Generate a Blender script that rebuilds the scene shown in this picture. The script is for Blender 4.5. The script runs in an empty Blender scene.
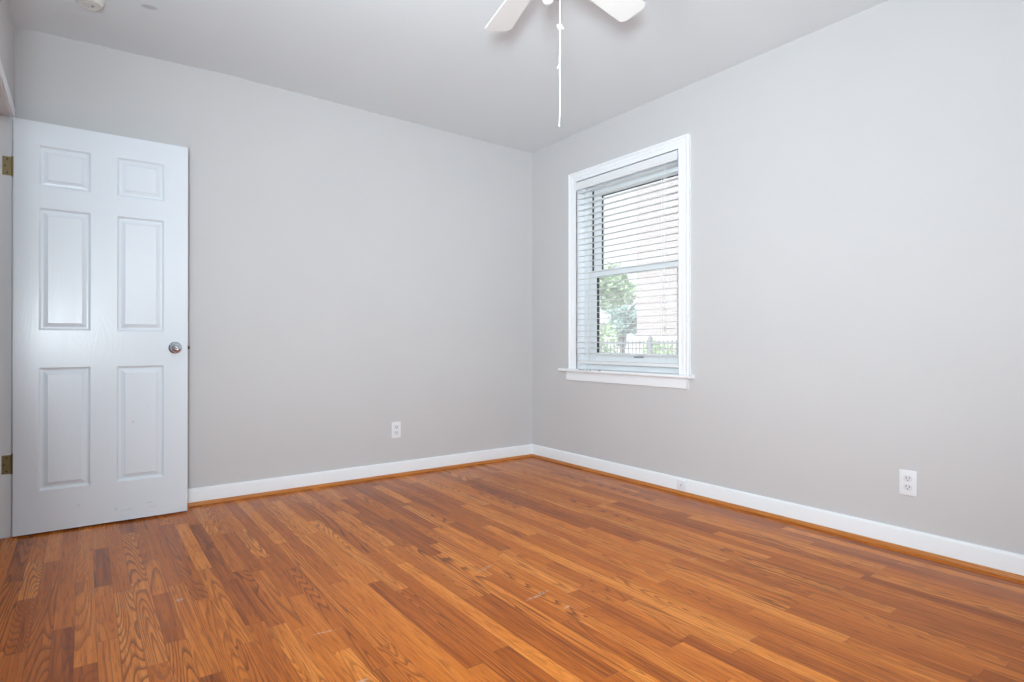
import bpy, bmesh, math, random
from mathutils import Vector, Matrix

random.seed(7)
C = bpy.context.scene.collection
SC = bpy.context.scene
PI = math.pi

# ------------------------------------------------------------------ camera, sky, sun, added lamps, exposure
cam_data = bpy.data.cameras.new('camera')
cam_data.sensor_width = 36.0
cam_data.lens = 584.32 / 1024 * 36.0
cam_data.clip_start = 0.02
cam_data.clip_end = 300
SC.cycles.sample_clamp_indirect = 3.0
cam = bpy.data.objects.new('camera', cam_data)
cam.location = (0, 0, 0.94)
cam.rotation_euler = (PI / 2 + 0.0028, 0, -0.6321)
C.objects.link(cam)
SC.camera = cam

SC.view_settings.view_transform = 'Standard'
SC.view_settings.look = 'None'
SC.view_settings.exposure = 0.05
SC.view_settings.gamma = 1.0
SC.view_settings.use_curve_mapping = False

world = bpy.data.worlds.new('sky')
SC.world = world
world.use_nodes = True
wn = world.node_tree.nodes
wn['Background'].inputs['Color'].default_value = (0.93, 0.97, 1.0, 1)      # bright overcast sky
wn['Background'].inputs['Strength'].default_value = 1.25

sun_d = bpy.data.lights.new('sun', 'SUN')
sun_d.energy = 5.4
sun_d.angle = math.radians(6)
sun_o = bpy.data.objects.new('sun', sun_d)
sun_o.rotation_euler = Vector((0.62, 0.30, -0.72)).to_track_quat('-Z', 'Y').to_euler()
C.objects.link(sun_o)


XL0 = -0.284


def area_lamp(name, loc, target, sx, sz, power, spread, col=(0.83, 0.945, 1.0)):
    d = bpy.data.lights.new(name, 'AREA')
    d.shape = 'RECTANGLE'
    d.size, d.size_y = sx, sz
    d.energy = power
    d.spread = math.radians(spread)
    d.color = col
    o = bpy.data.objects.new(name, d)
    o.location = loc
    o.rotation_euler = (Vector(target) - Vector(loc)).to_track_quat('-Z', 'Y').to_euler()
    C.objects.link(o)


# area lamps added for the room's brightness, at unseen windows beside and behind camera
area_lamp('daylight_side', (XL0 - 0.02, 1.10, 1.45), (3.0, 2.3, 1.9), 0.74, 0.80, 32, 140)  # added soft fill for the right wall, no window known here
area_lamp('daylight_low', (XL0 - 0.01, -0.20, 1.10), (2.45, 2.8, 2.05), 0.28, 0.34, 62, 118)  # added compact key, casts the fan blade shadows
area_lamp('daylight_front', (0.46, -0.77, 1.58), (0.40, 5, -0.8), 0.86, 0.96, 14, 120)  # lamp for the assumed window mirrored in the door

# added point lamp in the unseen hall, lifts the grey door jamb
hall_d = bpy.data.lights.new('hall_lamp', 'POINT')
hall_d.energy = 5.0
hall_d.shadow_soft_size = 0.12
hall_d.color = (0.9, 0.96, 1.0)
hall_o = bpy.data.objects.new('hall_lamp', hall_d)
hall_o.location = (XL0 - 0.75, 2.75, 2.2)
C.objects.link(hall_o)

# ------------------------------------------------------------------ room measures (metres)
XL, XR, YB, YF, ZC = -0.284, 3.0111, 3.8232, -0.75, 2.5295
DOOR_Y = 3.6734


# ------------------------------------------------------------------ node helpers
class NT:
    def __init__(self, name):
        self.m = bpy.data.materials.new(name)
        self.m.use_nodes = True
        self.t = self.m.node_tree
        self.bsdf = self.t.nodes['Principled BSDF']

    def node(self, typ, **kw):
        n = self.t.nodes.new(typ)
        for k, v in kw.items():
            setattr(n, k, v)
        return n

    def put(self, sock, v):
        if isinstance(v, bpy.types.NodeSocket):
            self.t.links.new(v, sock)
        elif isinstance(v, (int, float)) and sock.type in ('RGBA', 'VECTOR'):
            sock.default_value = (v, v, v, 1)[:len(sock.default_value)]
        else:
            sock.default_value = v

    def math(self, op, a, b=0.0, c=0.0):
        n = self.node('ShaderNodeMath', operation=op)
        self.put(n.inputs[0], a)
        self.put(n.inputs[1], b)
        self.put(n.inputs[2], c)
        return n.outputs[0]

    def mix(self, f, a, b, blend='MIX'):
        n = self.node('ShaderNodeMix', data_type='RGBA', blend_type=blend)
        self.put(n.inputs[0], f)
        self.put(n.inputs[6], a if isinstance(a, bpy.types.NodeSocket) else (*a, 1))
        self.put(n.inputs[7], b if isinstance(b, bpy.types.NodeSocket) else (*b, 1))
        return n.outputs[2]

    def xyz(self, x, y, z):
        n = self.node('ShaderNodeCombineXYZ')
        for i, v in enumerate((x, y, z)):
            self.put(n.inputs[i], v)
        return n.outputs[0]

    def coords(self):
        n = self.node('ShaderNodeTexCoord')
        s = self.node('ShaderNodeSeparateXYZ')
        self.t.links.new(n.outputs['Object'], s.inputs[0])
        return n.outputs['Object'], s.outputs[0], s.outputs[1], s.outputs[2]

    def noise(self, vec, scale=1.0, detail=2.0, rough=0.5, dist=0.0):
        n = self.node('ShaderNodeTexNoise')
        self.put(n.inputs['Vector'], vec)
        n.inputs['Scale'].default_value = scale
        n.inputs['Detail'].default_value = detail
        n.inputs['Roughness'].default_value = rough
        n.inputs['Distortion'].default_value = dist
        return n.outputs['Fac']

    def white(self, vec):
        n = self.node('ShaderNodeTexWhiteNoise', noise_dimensions='3D')
        self.put(n.inputs['Vector'], vec)
        s = self.node('ShaderNodeSeparateColor')
        self.t.links.new(n.outputs['Color'], s.inputs[0])
        return s.outputs[0], s.outputs[1], s.outputs[2]

    def remap(self, v, a, b, c=0.0, d=1.0, smooth=True):
        n = self.node('ShaderNodeMapRange', interpolation_type='SMOOTHSTEP' if smooth else 'LINEAR')
        for i, q in enumerate((v, a, b, c, d)):
            self.put(n.inputs[i], q)
        return n.outputs[0]

    def bump(self, h, strength=0.1, dist=0.01):
        n = self.node('ShaderNodeBump')
        n.inputs['Strength'].default_value = strength
        n.inputs['Distance'].default_value = dist
        self.put(n.inputs['Height'], h)
        self.t.links.new(n.outputs[0], self.bsdf.inputs['Normal'])

    def blotch(self, u, v, cu, cv, ru, rv, ang=0.0):
        """soft elliptical mark at (cu, cv) with radii ru, rv"""
        du, dv = self.math('SUBTRACT', u, cu), self.math('SUBTRACT', v, cv)
        ca, sa = math.cos(ang), math.sin(ang)
        a = self.math('ADD', self.math('MULTIPLY', du, ca / ru), self.math('MULTIPLY', dv, sa / ru))
        b = self.math('ADD', self.math('MULTIPLY', du, -sa / rv), self.math('MULTIPLY', dv, ca / rv))
        r = self.math('ADD', self.math('MULTIPLY', a, a), self.math('MULTIPLY', b, b))
        return self.remap(r, 0.25, 1.0, 1.0, 0.0)

    def set(self, **kw):
        for k, v in kw.items():
            s = self.bsdf.inputs[k.replace('_', ' ')]
            if isinstance(v, tuple) and len(v) == 3:
                v = (*v, 1)
            self.put(s, v)
        return self


def paint(name, col, rough=0.5, bump=0.04, scale=180.0, var=0.02, spec=0.4):
    t = NT(name)
    vec, x, y, z = t.coords()
    n = t.noise(vec, 2.2, 3)
    c = t.mix(t.remap(n, 0.3, 0.7), tuple(v * (1 - var) for v in col), tuple(min(1, v * (1 + var)) for v in col))
    t.set(Base_Color=c, Roughness=rough, Specular_IOR_Level=spec)
    if bump:
        t.bump(t.noise(vec, scale, 2), bump, 0.002)
    return t.m


def plain(name, col, rough=0.5, metal=0.0, spec=0.5):
    t = NT(name)
    vec, x, y, z = t.coords()
    r = t.remap(t.noise(vec, 40, 2), 0.3, 0.7, rough * 0.92, min(1, rough * 1.08))
    t.set(Base_Color=col, Roughness=r, Metallic=metal, Specular_IOR_Level=spec)
    return t.m


M = {}
M['wall'] = paint('wall_paint_grey', (0.605, 0.594, 0.600), 0.55, 0.05, 240, 0.008)
M['trim'] = paint('trim_paint_white', (0.89, 0.905, 0.93), 0.35, 0.02, 120, 0.01, 0.5)
M['vinyl'] = plain('white_vinyl', (0.86, 0.88, 0.90), 0.4)
M['slat'] = plain('white_slat', (0.80, 0.81, 0.82), 0.45)
M['gasket'] = plain('dark_gasket', (0.03, 0.035, 0.04), 0.6)
M['plastic'] = plain('white_plastic', (0.83, 0.84, 0.87), 0.35)
M['plastic_shade'] = plain('aged_white_plastic', (0.70, 0.69, 0.66), 0.45)
M['plastic_face'] = plain('receptacle_plastic', (0.74, 0.745, 0.775), 0.4)  # shading round the receptacles, put into a greyer plastic
M['slot'] = plain('dark_slot', (0.04, 0.04, 0.045), 0.6)
M['chrome'] = plain('satin_chrome', (0.60, 0.62, 0.66), 0.13, 1.0)
M['dark_metal'] = plain('dark_latch_metal', (0.10, 0.09, 0.08), 0.4, 1.0)
M['brass'] = plain('aged_brass', (0.30, 0.235, 0.12), 0.42, 0.85)
M['fan_white'] = plain('fan_white', (0.84, 0.84, 0.83), 0.4)
M['shade'] = plain('shade_fabric', (0.8, 0.8, 0.78), 0.8)  # white sheet of the added sun blockers
M['cord'] = plain('white_cord', (0.88, 0.88, 0.88), 0.7)
M['iron'] = plain('painted_iron', (0.25, 0.26, 0.28), 0.5)


def ceiling_mat():
    t = NT('ceiling_paint')
    vec, x, y, z = t.coords()
    base = t.mix(t.remap(t.noise(vec, 1.6, 3), 0.3, 0.7), (0.775, 0.815, 0.845), (0.785, 0.825, 0.855))
    mk = t.math('MAXIMUM', t.blotch(x, y, 0.247, 3.248, 0.042, 0.024, -0.1), t.blotch(x, y, 0.19, 3.16, 0.02, 0.008, 0.3))
    t.set(Base_Color=t.mix(t.math('MULTIPLY', mk, 0.55), base, (0.42, 0.42, 0.43)), Roughness=0.7, Specular_IOR_Level=0.25)
    h = t.math('ADD', t.noise(vec, 3.0, 2), t.math('MULTIPLY', t.noise(vec, 160, 2), 0.05))
    t.bump(h, 0.12, 0.01)
    return t.m


def door_mat():
    t = NT('door_paint_white')
    vec, x, y, z = t.coords()
    marks = None
    for (cu, cv, ru, rv, a) in [(0.209, 0.522, 0.009, 0.007, 0.2), (0.278, 0.60, 0.010, 0.003, 0.9),
                                (-0.02, 0.118, 0.014, 0.003, -0.9), (0.135, 0.076, 0.018, 0.0035, -0.95),
                                (0.185, 0.062, 0.035, 0.003, 0.12), (0.285, 0.085, 0.026, 0.003, 0.05),
                                (0.30, 0.060, 0.030, 0.003, 0.0)]:
        b = t.blotch(x, z, cu, cv, ru, rv, a)
        marks = b if marks is None else t.math('MAXIMUM', marks, b)
    brk = t.remap(t.noise(vec, 160, 2), 0.38, 0.55)
    t.set(Base_Color=t.mix(t.math('MULTIPLY', t.math('MULTIPLY', marks, brk), 0.45), (0.765, 0.81, 0.865), (0.42, 0.42, 0.43)),
          Roughness=0.25, Specular_IOR_Level=0.34)
    # embossed wood grain of a moulded door skin
    g = t.noise(t.xyz(t.math('MULTIPLY', x, 9.0), 0.0, t.math('MULTIPLY', z, 1.3)), 1.0, 1.0)
    g = t.math('SINE', t.math('MULTIPLY', g, 130.0))
    f = t.noise(t.xyz(t.math('MULTIPLY', x, 260.0), 0.0, t.math('MULTIPLY', z, 9.0)), 1.0, 2.0)
    t.bump(t.math('ADD', t.math('MULTIPLY', g, 0.35), f), 0.10, 0.002)
    return t.m


def floor_mat():
    t = NT('oak_strip_floor')
    vec, x, y, z = t.coords()
    W = 0.0572
    u = t.math('DIVIDE', t.math('ADD', x, 5.0), W)
    row = t.math('FLOOR', u)
    fx = t.math('FRACT', u)
    a1, a2, a3 = t.white(t.xyz(row, 3.7, 1.3))
    L = t.math('ADD', t.math('MULTIPLY', a1, 0.75), 0.42)
    v = t.math('DIVIDE', t.math('ADD', t.math('ADD', y, 20.0), t.math('MULTIPLY', a2, 7.0)), L)
    idn = t.math('FLOOR', v)
    fy = t.math('FRACT', v)
    b1, b2, b3 = t.white(t.xyz(row, idn, 0.5))
    c1, c2, c3 = t.white(t.xyz(row, idn, 8.5))
    # cathedral figure: contour bands of a stretched noise, a new piece of wood for every strip
    off1, off2 = t.math('MULTIPLY', b1, 91.0), t.math('MULTIPLY', b2, 67.0)
    pv = t.xyz(t.math('ADD', t.math('MULTIPLY', fx, 0.62), off1), t.math('ADD', t.math('MULTIPLY', y, 0.60), off2), t.math('MULTIPLY', b3, 40.0))
    n1 = t.noise(pv, 1.0, 1.0, 0.4, 0.05)
    bands = t.math('FRACT', t.math('MULTIPLY', n1, t.math('ADD', t.math('MULTIPLY', c1, 30.0), 20.0)))
    line = t.math('MULTIPLY', t.remap(bands, 0.42, 0.92), t.remap(bands, 1.0, 0.93))
    # pores and straight streaks
    st = t.noise(t.xyz(t.math('ADD', t.math('MULTIPLY', x, 190.0), off1), t.math('MULTIPLY', y, 9.0), off2), 1.0, 3.0, 0.6)
    st2 = t.noise(t.xyz(t.math('ADD', t.math('MULTIPLY', x, 70.0), off2), t.math('MULTIPLY', y, 2.2), off1), 1.0, 2.0, 0.5)
    ramp = t.node('ShaderNodeValToRGB')
    e = ramp.color_ramp.elements
    e[0].position, e[0].color = 0.0, (0.27, 0.060, 0.008, 1)
    e[1].position, e[1].color = 1.0, (0.78, 0.262, 0.044, 1)
    for p, c in ((0.22, (0.455, 0.113, 0.013, 1)), (0.6, (0.595, 0.163, 0.020, 1)), (0.88, (0.69, 0.208, 0.029, 1))):
        q = e.new(p)
        q.color = c
    tone = t.math('ADD', t.math('MULTIPLY', c2, 0.9), t.math('MULTIPLY', t.math('SUBTRACT', st2, 0.5), 0.9))
    t.put(ramp.inputs[0], t.math('ADD', tone, 0.09))
    col = ramp.outputs[0]
    strength = t.remap(c3, 0.2, 0.95, 0.18, 0.85, False)
    col = t.mix(t.math('MULTIPLY', line, strength), col, (0.145, 0.040, 0.010))
    col = t.mix(t.math('MULTIPLY', t.remap(st, 0.50, 0.70), 0.55), col, (0.18, 0.046, 0.009))
    # seams between strips and at butt ends
    ex = t.math('MINIMUM', fx, t.math('SUBTRACT', 1.0, fx))
    ey = t.math('MULTIPLY', t.math('MINIMUM', fy, t.math('SUBTRACT', 1.0, fy)), t.math('DIVIDE', L, W))
    seam = t.remap(t.math('MINIMUM', ex, ey), 0.004, 0.028, 1.0, 0.0)
    col = t.mix(t.math('MULTIPLY', seam, t.math('ADD', t.math('MULTIPLY', a3, 0.4), 0.3)), col, (0.10, 0.032, 0.012))
    # worn pale scratches
    marks = None
    for (px, py, ru, rv, ang) in FLOOR_MARKS:
        b = t.blotch(x, y, px, py, ru, rv, ang)
        marks = b if marks is None else t.math('MAXIMUM', marks, b)
    brk = t.remap(t.noise(vec, 60, 3), 0.42, 0.6)
    mk = t.math('MULTIPLY', t.math('MULTIPLY', marks, brk), 0.55)
    col = t.mix(mk, col, (0.60, 0.42, 0.30))
    t.set(Base_Color=col, Roughness=0.27, Specular_IOR_Level=0.5, IOR=1.26)
    return t.m


# (x, y, half length, half width, angle) of pale scuffs worn into the varnish
FLOOR_MARKS = [(0.64, 1.892, 0.058, 0.006, -0.11), (0.625, 1.555, 0.026, 0.012, 0.0), (1.34, 2.03, 0.06, 0.012, 0.3),
               (1.365, 1.70, 0.075, 0.012, 0.18), (1.386, 1.563, 0.022, 0.007, 0.2), (2.137, 1.584, 0.032, 0.007, 0.0),
               (0.284, 2.44, 0.016, 0.024, 0.2), (0.604, 2.177, 0.007, 0.006, 0.0)]


def wood_trim_mat():
    t = NT('stained_shoe_moulding')
    vec, x, y, z = t.coords()
    n = t.noise(t.xyz(t.math('MULTIPLY', x, 6.0), t.math('MULTIPLY', y, 6.0), t.math('MULTIPLY', z, 300.0)), 1.0, 3)
    t.set(Base_Color=t.mix(t.remap(n, 0.3, 0.7), (0.42, 0.135, 0.022), (0.60, 0.22, 0.045)), Roughness=0.32)
    return t.m


def brick_mat():
    t = NT('pale_red_brick')
    vec, x, y, z = t.coords()
    b = t.node('ShaderNodeTexBrick')
    t.put(b.inputs['Vector'], t.xyz(t.math('ADD', y, x), z, 0.0))
    b.inputs['Color1'].default_value = (0.43, 0.37, 0.375, 1)
    b.inputs['Color2'].default_value = (0.48, 0.44, 0.45, 1)
    b.inputs['Mortar'].default_value = (0.50, 0.48, 0.46, 1)
    b.inputs['Scale'].default_value = 1.0
    b.inputs['Mortar Size'].default_value = 0.008
    b.inputs['Brick Width'].default_value = 0.22
    b.inputs['Row Height'].default_value = 0.075
    t.set(Base_Color=b.outputs['Color'], Roughness=0.9)
    return t.m


def leaf_mat(name, c1, c2):
    t = NT(name)
    vec, x, y, z = t.coords()
    t.set(Base_Color=t.mix(t.remap(t.noise(vec, 6, 2), 0.35, 0.65), c1, c2), Roughness=0.6)
    return t.m


def ground_mat(name, c1, c2, s=3.0):
    t = NT(name)
    vec, x, y, z = t.coords()
    t.set(Base_Color=t.mix(t.remap(t.noise(vec, s, 5, 0.65), 0.35, 0.65), c1, c2), Roughness=0.95)
    return t.m


def glass_mat():
    t = NT('window_glass')
    tr = t.node('ShaderNodeBsdfTransparent')
    gl = t.node('ShaderNodeBsdfGlossy')
    gl.inputs['Roughness'].default_value = 0.02
    lw = t.node('ShaderNodeLayerWeight')
    lw.inputs['Blend'].default_value = 0.5
    fac = t.math('ADD', t.math('MULTIPLY', t.math('POWER', lw.outputs['Facing'], 5.0), 0.6), 0.03)
    mx = t.node('ShaderNodeMixShader')
    tr.inputs['Color'].default_value = (0.97, 0.985, 0.98, 1)
    t.t.links.new(fac, mx.inputs[0])
    t.t.links.new(tr.outputs[0], mx.inputs[1])
    t.t.links.new(gl.outputs[0], mx.inputs[2])
    # translucent white share puts the overexposed haze of the view into the glass
    veil = t.node('ShaderNodeBsdfTranslucent')
    veil.inputs['Color'].default_value = (0.95, 0.97, 1.0, 1)
    md = t.node('ShaderNodeMixShader')
    md.inputs[0].default_value = 0.16
    t.t.links.new(mx.outputs[0], md.inputs[1])
    t.t.links.new(veil.outputs[0], md.inputs[2])
    t.t.links.new(md.outputs[0], t.t.nodes['Material Output'].inputs['Surface'])
    return t.m


M['ceiling'] = ceiling_mat()
M['door'] = door_mat()
M['floor'] = floor_mat()
M['shoe'] = wood_trim_mat()
M['brick'] = brick_mat()
M['glass'] = glass_mat()
M['leaf'] = leaf_mat('tree_leaves', (0.40, 0.56, 0.36), (0.56, 0.70, 0.50))
M['leaf_blue'] = leaf_mat('blue_green_leaves', (0.40, 0.56, 0.52), (0.52, 0.66, 0.62))
M['leaf_bush'] = leaf_mat('bush_leaves', (0.42, 0.58, 0.32), (0.56, 0.70, 0.44))
M['bark'] = ground_mat('bark', (0.16, 0.14, 0.12), (0.26, 0.23, 0.2), 12)
M['grass'] = ground_mat('pale_paving', (0.50, 0.50, 0.49), (0.60, 0.60, 0.59), 2)
M['concrete'] = ground_mat('concrete', (0.60, 0.59, 0.57), (0.68, 0.67, 0.66), 2)
M['siding'] = plain('pale_siding', (0.72, 0.73, 0.75), 0.7)
M['roof'] = plain('grey_roof', (0.42, 0.43, 0.46), 0.8)
M['glass_dark'] = plain('dark_glass', (0.12, 0.14, 0.16), 0.15)

# ------------------------------------------------------------------ mesh helpers


def box(bm, x0, x1, y0, y1, z0, z1, bev=0.0, seg=2):
    b = bmesh.new()
    vs = [b.verts.new((x, y, z)) for x in (x0, x1) for y in (y0, y1) for z in (z0, z1)]
    for f in ((0, 1, 3, 2), (4, 6, 7, 5), (0, 4, 5, 1), (2, 3, 7, 6), (0, 2, 6, 4), (1, 5, 7, 3)):
        b.faces.new([vs[i] for i in f])
    bmesh.ops.recalc_face_normals(b, faces=b.faces[:])
    if bev > 0:
        bmesh.ops.bevel(b, geom=b.edges[:], offset=bev, segments=seg, profile=0.5, affect='EDGES')
    merge(bm, b)


def merge(bm, b, mat=None):
    if mat is not None:
        bmesh.ops.transform(b, matrix=mat, verts=b.verts[:])
    me = bpy.data.meshes.new('tmp')
    b.to_mesh(me)
    b.free()
    bm.from_mesh(me)
    bpy.data.meshes.remove(me)


def lathe(bm, prof, seg=32, mat=None):
    """prof: (radius, height) points from top to bottom about local z"""
    b = bmesh.new()
    rings = []
    for r, z in prof:
        if r < 1e-6:
            rings.append([b.verts.new((0, 0, z))])
        else:
            rings.append([b.verts.new((r * math.cos(2 * PI * i / seg), r * math.sin(2 * PI * i / seg), z)) for i in range(seg)])
    for a, c in zip(rings, rings[1:]):
        for i in range(seg):
            j = (i + 1) % seg
            if len(a) == 1 and len(c) == 1:
                continue
            if len(a) == 1:
                b.faces.new((a[0], c[i], c[j]))
            elif len(c) == 1:
                b.faces.new((a[i], c[0], a[j]))
            else:
                b.faces.new((a[i], c[i], c[j], a[j]))
    for ring, top in ((rings[0], True), (rings[-1], False)):
        if len(ring) > 1:
            b.faces.new(ring)
    bmesh.ops.recalc_face_normals(b, faces=b.faces[:])
    merge(bm, b, mat)


def tube(bm, pts, rad, seg=8):
    """round tube through the points; rad is a number or one per point"""
    pts = [Vector(p) for p in pts]
    rads = rad if isinstance(rad, (list, tuple)) else [rad] * len(pts)
    b = bmesh.new()
    rings = []
    for i, p in enumerate(pts):
        d = (pts[min(i + 1, len(pts) - 1)] - pts[max(i - 1, 0)]).normalized()
        ref = Vector((1, 0, 0)) if abs(d.x) < 0.8 else Vector((0, 1, 0))
        s = d.cross(ref).normalized()
        q = d.cross(s)
        rings.append([b.verts.new(p + (s * math.cos(2 * PI * k / seg) + q * math.sin(2 * PI * k / seg)) * rads[i]) for k in range(seg)])
    for a, c in zip(rings, rings[1:]):
        for k in range(seg):
            b.faces.new((a[k], a[(k + 1) % seg], c[(k + 1) % seg], c[k]))
    b.faces.new(rings[0])
    b.faces.new(rings[-1])
    bmesh.ops.recalc_face_normals(b, faces=b.faces[:])
    merge(bm, b)


def prism(bm, prof, axis, a, c):
    """closed profile [(p, q)] extruded along axis from a to c; axis 0: (p,q)=(y,z); axis 1: (p,q)=(x,z)"""
    b = bmesh.new()

    def P(p, q, t):
        return (t, p, q) if axis == 0 else ((p, t, q) if axis == 1 else (p, q, t))
    A = [b.verts.new(P(p, q, a)) for p, q in prof]
    B = [b.verts.new(P(p, q, c)) for p, q in prof]
    n = len(prof)
    for i in range(n):
        b.faces.new((A[i], A[(i + 1) % n], B[(i + 1) % n], B[i]))
    b.faces.new(A)
    b.faces.new(B)
    bmesh.ops.recalc_face_normals(b, faces=b.faces[:])
    merge(bm, b)


def obj(name, bm, mat, parent=None, smooth=False, origin=None):
    if origin is not None:
        bmesh.ops.translate(bm, verts=bm.verts[:], vec=-Vector(origin))
    me = bpy.data.meshes.new(name)
    bm.to_mesh(me)
    bm.free()
    me.materials.append(M[mat] if isinstance(mat, str) else mat)
    if smooth:
        for p in me.polygons:
            p.use_smooth = True
        try:
            me.set_sharp_from_angle(angle=math.radians(38))
        except Exception:
            pass
    o = bpy.data.objects.new(name, me)
    C.objects.link(o)
    if parent is not None:
        o.parent = parent
        if origin is not None:
            o.location = Vector(origin) - world_loc(parent)
        else:
            o.location = -world_loc(parent)
    elif origin is not None:
        o.location = origin
    return o


def world_loc(o):
    v = Vector((0, 0, 0))
    while o is not None:
        v += o.location
        o = o.parent
    return v


def empty(name, loc):
    o = bpy.data.objects.new(name, None)
    o.location = loc
    o.empty_display_size = 0.1
    C.objects.link(o)
    return o


def tag(o, label, cat, group=None, kind=None):
    o['label'] = label
    o['category'] = cat
    if group:
        o['group'] = group
    if kind:
        o['kind'] = kind
    return o


BM = bmesh.new

# ------------------------------------------------------------------ room shell
b = BM()
box(b, XL - 0.12, XR + 0.02, YF - 0.02, YB + 0.02, -0.12, 0.0)
tag(obj('floor', b, 'floor'), 'glossy orange-brown oak strip floor of the empty room', 'floor', kind='structure')

# plaster ceiling, very slightly uneven along the back wall
b = BM()
key = [(-0.32, -0.010), (-0.2, -0.004), (0.15, 0.0), (0.42, 0.007), (0.72, 0.016), (0.85, 0.010), (1.15, 0.008), (1.7, 0.0), (2.75, -0.012), (3.05, -0.008)]


def dz(x):
    for (x0, v0), (x1, v1) in zip(key, key[1:]):
        if x0 <= x <= x1:
            k = (x - x0) / (x1 - x0)
            k = k * k * (3 - 2 * k)
            return v0 + (v1 - v0) * k
    return 0.0


nx, ny = 56, 40
cx0, cx1, cy0, cy1 = XL - 0.05, XR + 0.05, YF - 0.05, YB + 0.05
grid = [[b.verts.new((cx0 + (cx1 - cx0) * i / nx, cy0 + (cy1 - cy0) * j / ny, 0)) for j in range(ny + 1)] for i in range(nx + 1)]
for i in range(nx + 1):
    for j in range(ny + 1):
        v = grid[i][j]
        w = max(0.0, min(1.0, (v.co.y - 2.6) / 1.1))
        v.co.z = ZC + dz(max(-0.31, min(3.04, v.co.x))) * w
for i in range(nx):
    for j in range(ny):
        b.faces.new((grid[i][j], grid[i][j + 1], grid[i + 1][j + 1], grid[i + 1][j]))
r = bmesh.ops.extrude_face_region(b, geom=b.faces[:])
bmesh.ops.translate(b, vec=(0, 0, 0.2), verts=[g for g in r['geom'] if isinstance(g, bmesh.types.BMVert)])
bmesh.ops.recalc_face_normals(b, faces=b.faces[:])
tag(obj('ceiling', b, 'ceiling', smooth=True), 'smooth white painted plaster ceiling', 'ceiling', kind='structure')

ZT = ZC + 0.09
b = BM()
box(b, XL - 0.25, XR + 0.25, YB, YB + 0.2, -0.1, ZT)
tag(obj('wall_back', b, 'wall'), 'light grey painted wall behind the open door', 'wall', kind='structure')

# right wall with the window opening
WY0, WY1, WZ0, WZ1 = 2.335, 3.275, 0.742, 2.155
b = BM()
for (y0, y1, z0, z1) in ((YF - 0.2, WY0 - 0.012, -0.1, ZT), (WY1 + 0.012, YB + 0.2, -0.1, ZT),
                         (WY0 - 0.012, WY1 + 0.012, -0.1, WZ0 - 0.022), (WY0 - 0.012, WY1 + 0.012, WZ1 + 0.012, ZT)):
    box(b, XR, XR + 0.25, y0, y1, z0, z1)
tag(obj('wall_right', b, 'wall'), 'light grey painted wall with the window', 'wall', kind='structure')

# left wall with the doorway
DY0, DY1, DZ1 = 2.935, 3.7095, 2.031
b = BM()
SWY0, SWY1, SWZ0, SWZ1 = -0.45, 1.60, 0.86, 1.95  # opening added for the side and key lamps
for (y0, y1, z0, z1) in ((YF - 0.2, SWY0, -0.1, ZT), (SWY1, DY0 - 0.02, -0.1, ZT), (SWY0, SWY1, -0.1, SWZ0), (SWY0, SWY1, SWZ1, ZT), (DY1 + 0.02, YB + 0.2, -0.1, ZT), (DY0 - 0.02, DY1 + 0.02, DZ1 + 0.02, ZT)):
    box(b, XL - 0.12, XL, y0, y1, z0, z1)
tag(obj('wall_left', b, 'wall'), 'grey wall strip with the doorway at left edge', 'wall', kind='structure')

# front wall behind the camera with two window openings
b = BM()
fw = ((0.02, 0.90, 0.76, 2.08),)
xs = [XL - 0.25, fw[0][0], fw[0][1], XR + 0.25]
for i in range(3):
    if i % 2 == 0:
        box(b, xs[i], xs[i + 1], YF - 0.2, YF, -0.1, ZT)
    else:
        fz0, fz1 = fw[i // 2][2:]
        box(b, xs[i], xs[i + 1], YF - 0.2, YF, -0.1, fz0)
        box(b, xs[i], xs[i + 1], YF - 0.2, YF, fz1, ZT)
tag(obj('wall_front', b, 'wall'), 'light grey wall behind the camera with a window', 'wall', kind='structure')

# little hallway beyond the doorway
b = BM()
box(b, XL - 1.3, XL - 0.12, 2.2, 4.4, -0.12, 0.0)
tag(obj('floor_hall', b, 'floor'), 'oak floor of the hall beyond the doorway', 'floor', kind='structure')
b = BM()
box(b, XL - 1.4, XL - 1.3, 2.1, 4.5, -0.1, ZT)
box(b, XL - 1.3, XL - 0.12, 2.1, 2.2, -0.1, ZT)
box(b, XL - 1.3, XL - 0.12, 4.4, 4.5, -0.1, ZT)
box(b, XL - 1.4, XL - 0.12, 2.1, 4.5, ZT, ZT + 0.1)
tag(obj('wall_hall', b, 'wall'), 'grey hall walls beyond the doorway', 'wall', kind='structure')

# baseboards and stained shoe moulding
T, HB, HS = 0.015, 0.097, 0.019


def base_prof(s, at):
    return [(at, 0.0), (at - s * T, 0.0), (at - s * T, HB - 0.012), (at - s * (T - 0.002), HB - 0.005), (at - s * (T - 0.006), HB - 0.001), (at - s * 0.007, HB), (at, HB)]


def shoe_prof(s, at):
    c = at - s * T
    pts = [(c, 0.0)]
    for k in range(7):
        a = PI / 2 * k / 6
        pts.append((c - s * 0.014 * math.cos(a), HS * math.sin(a) if k else 0.0))
    return pts


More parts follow.
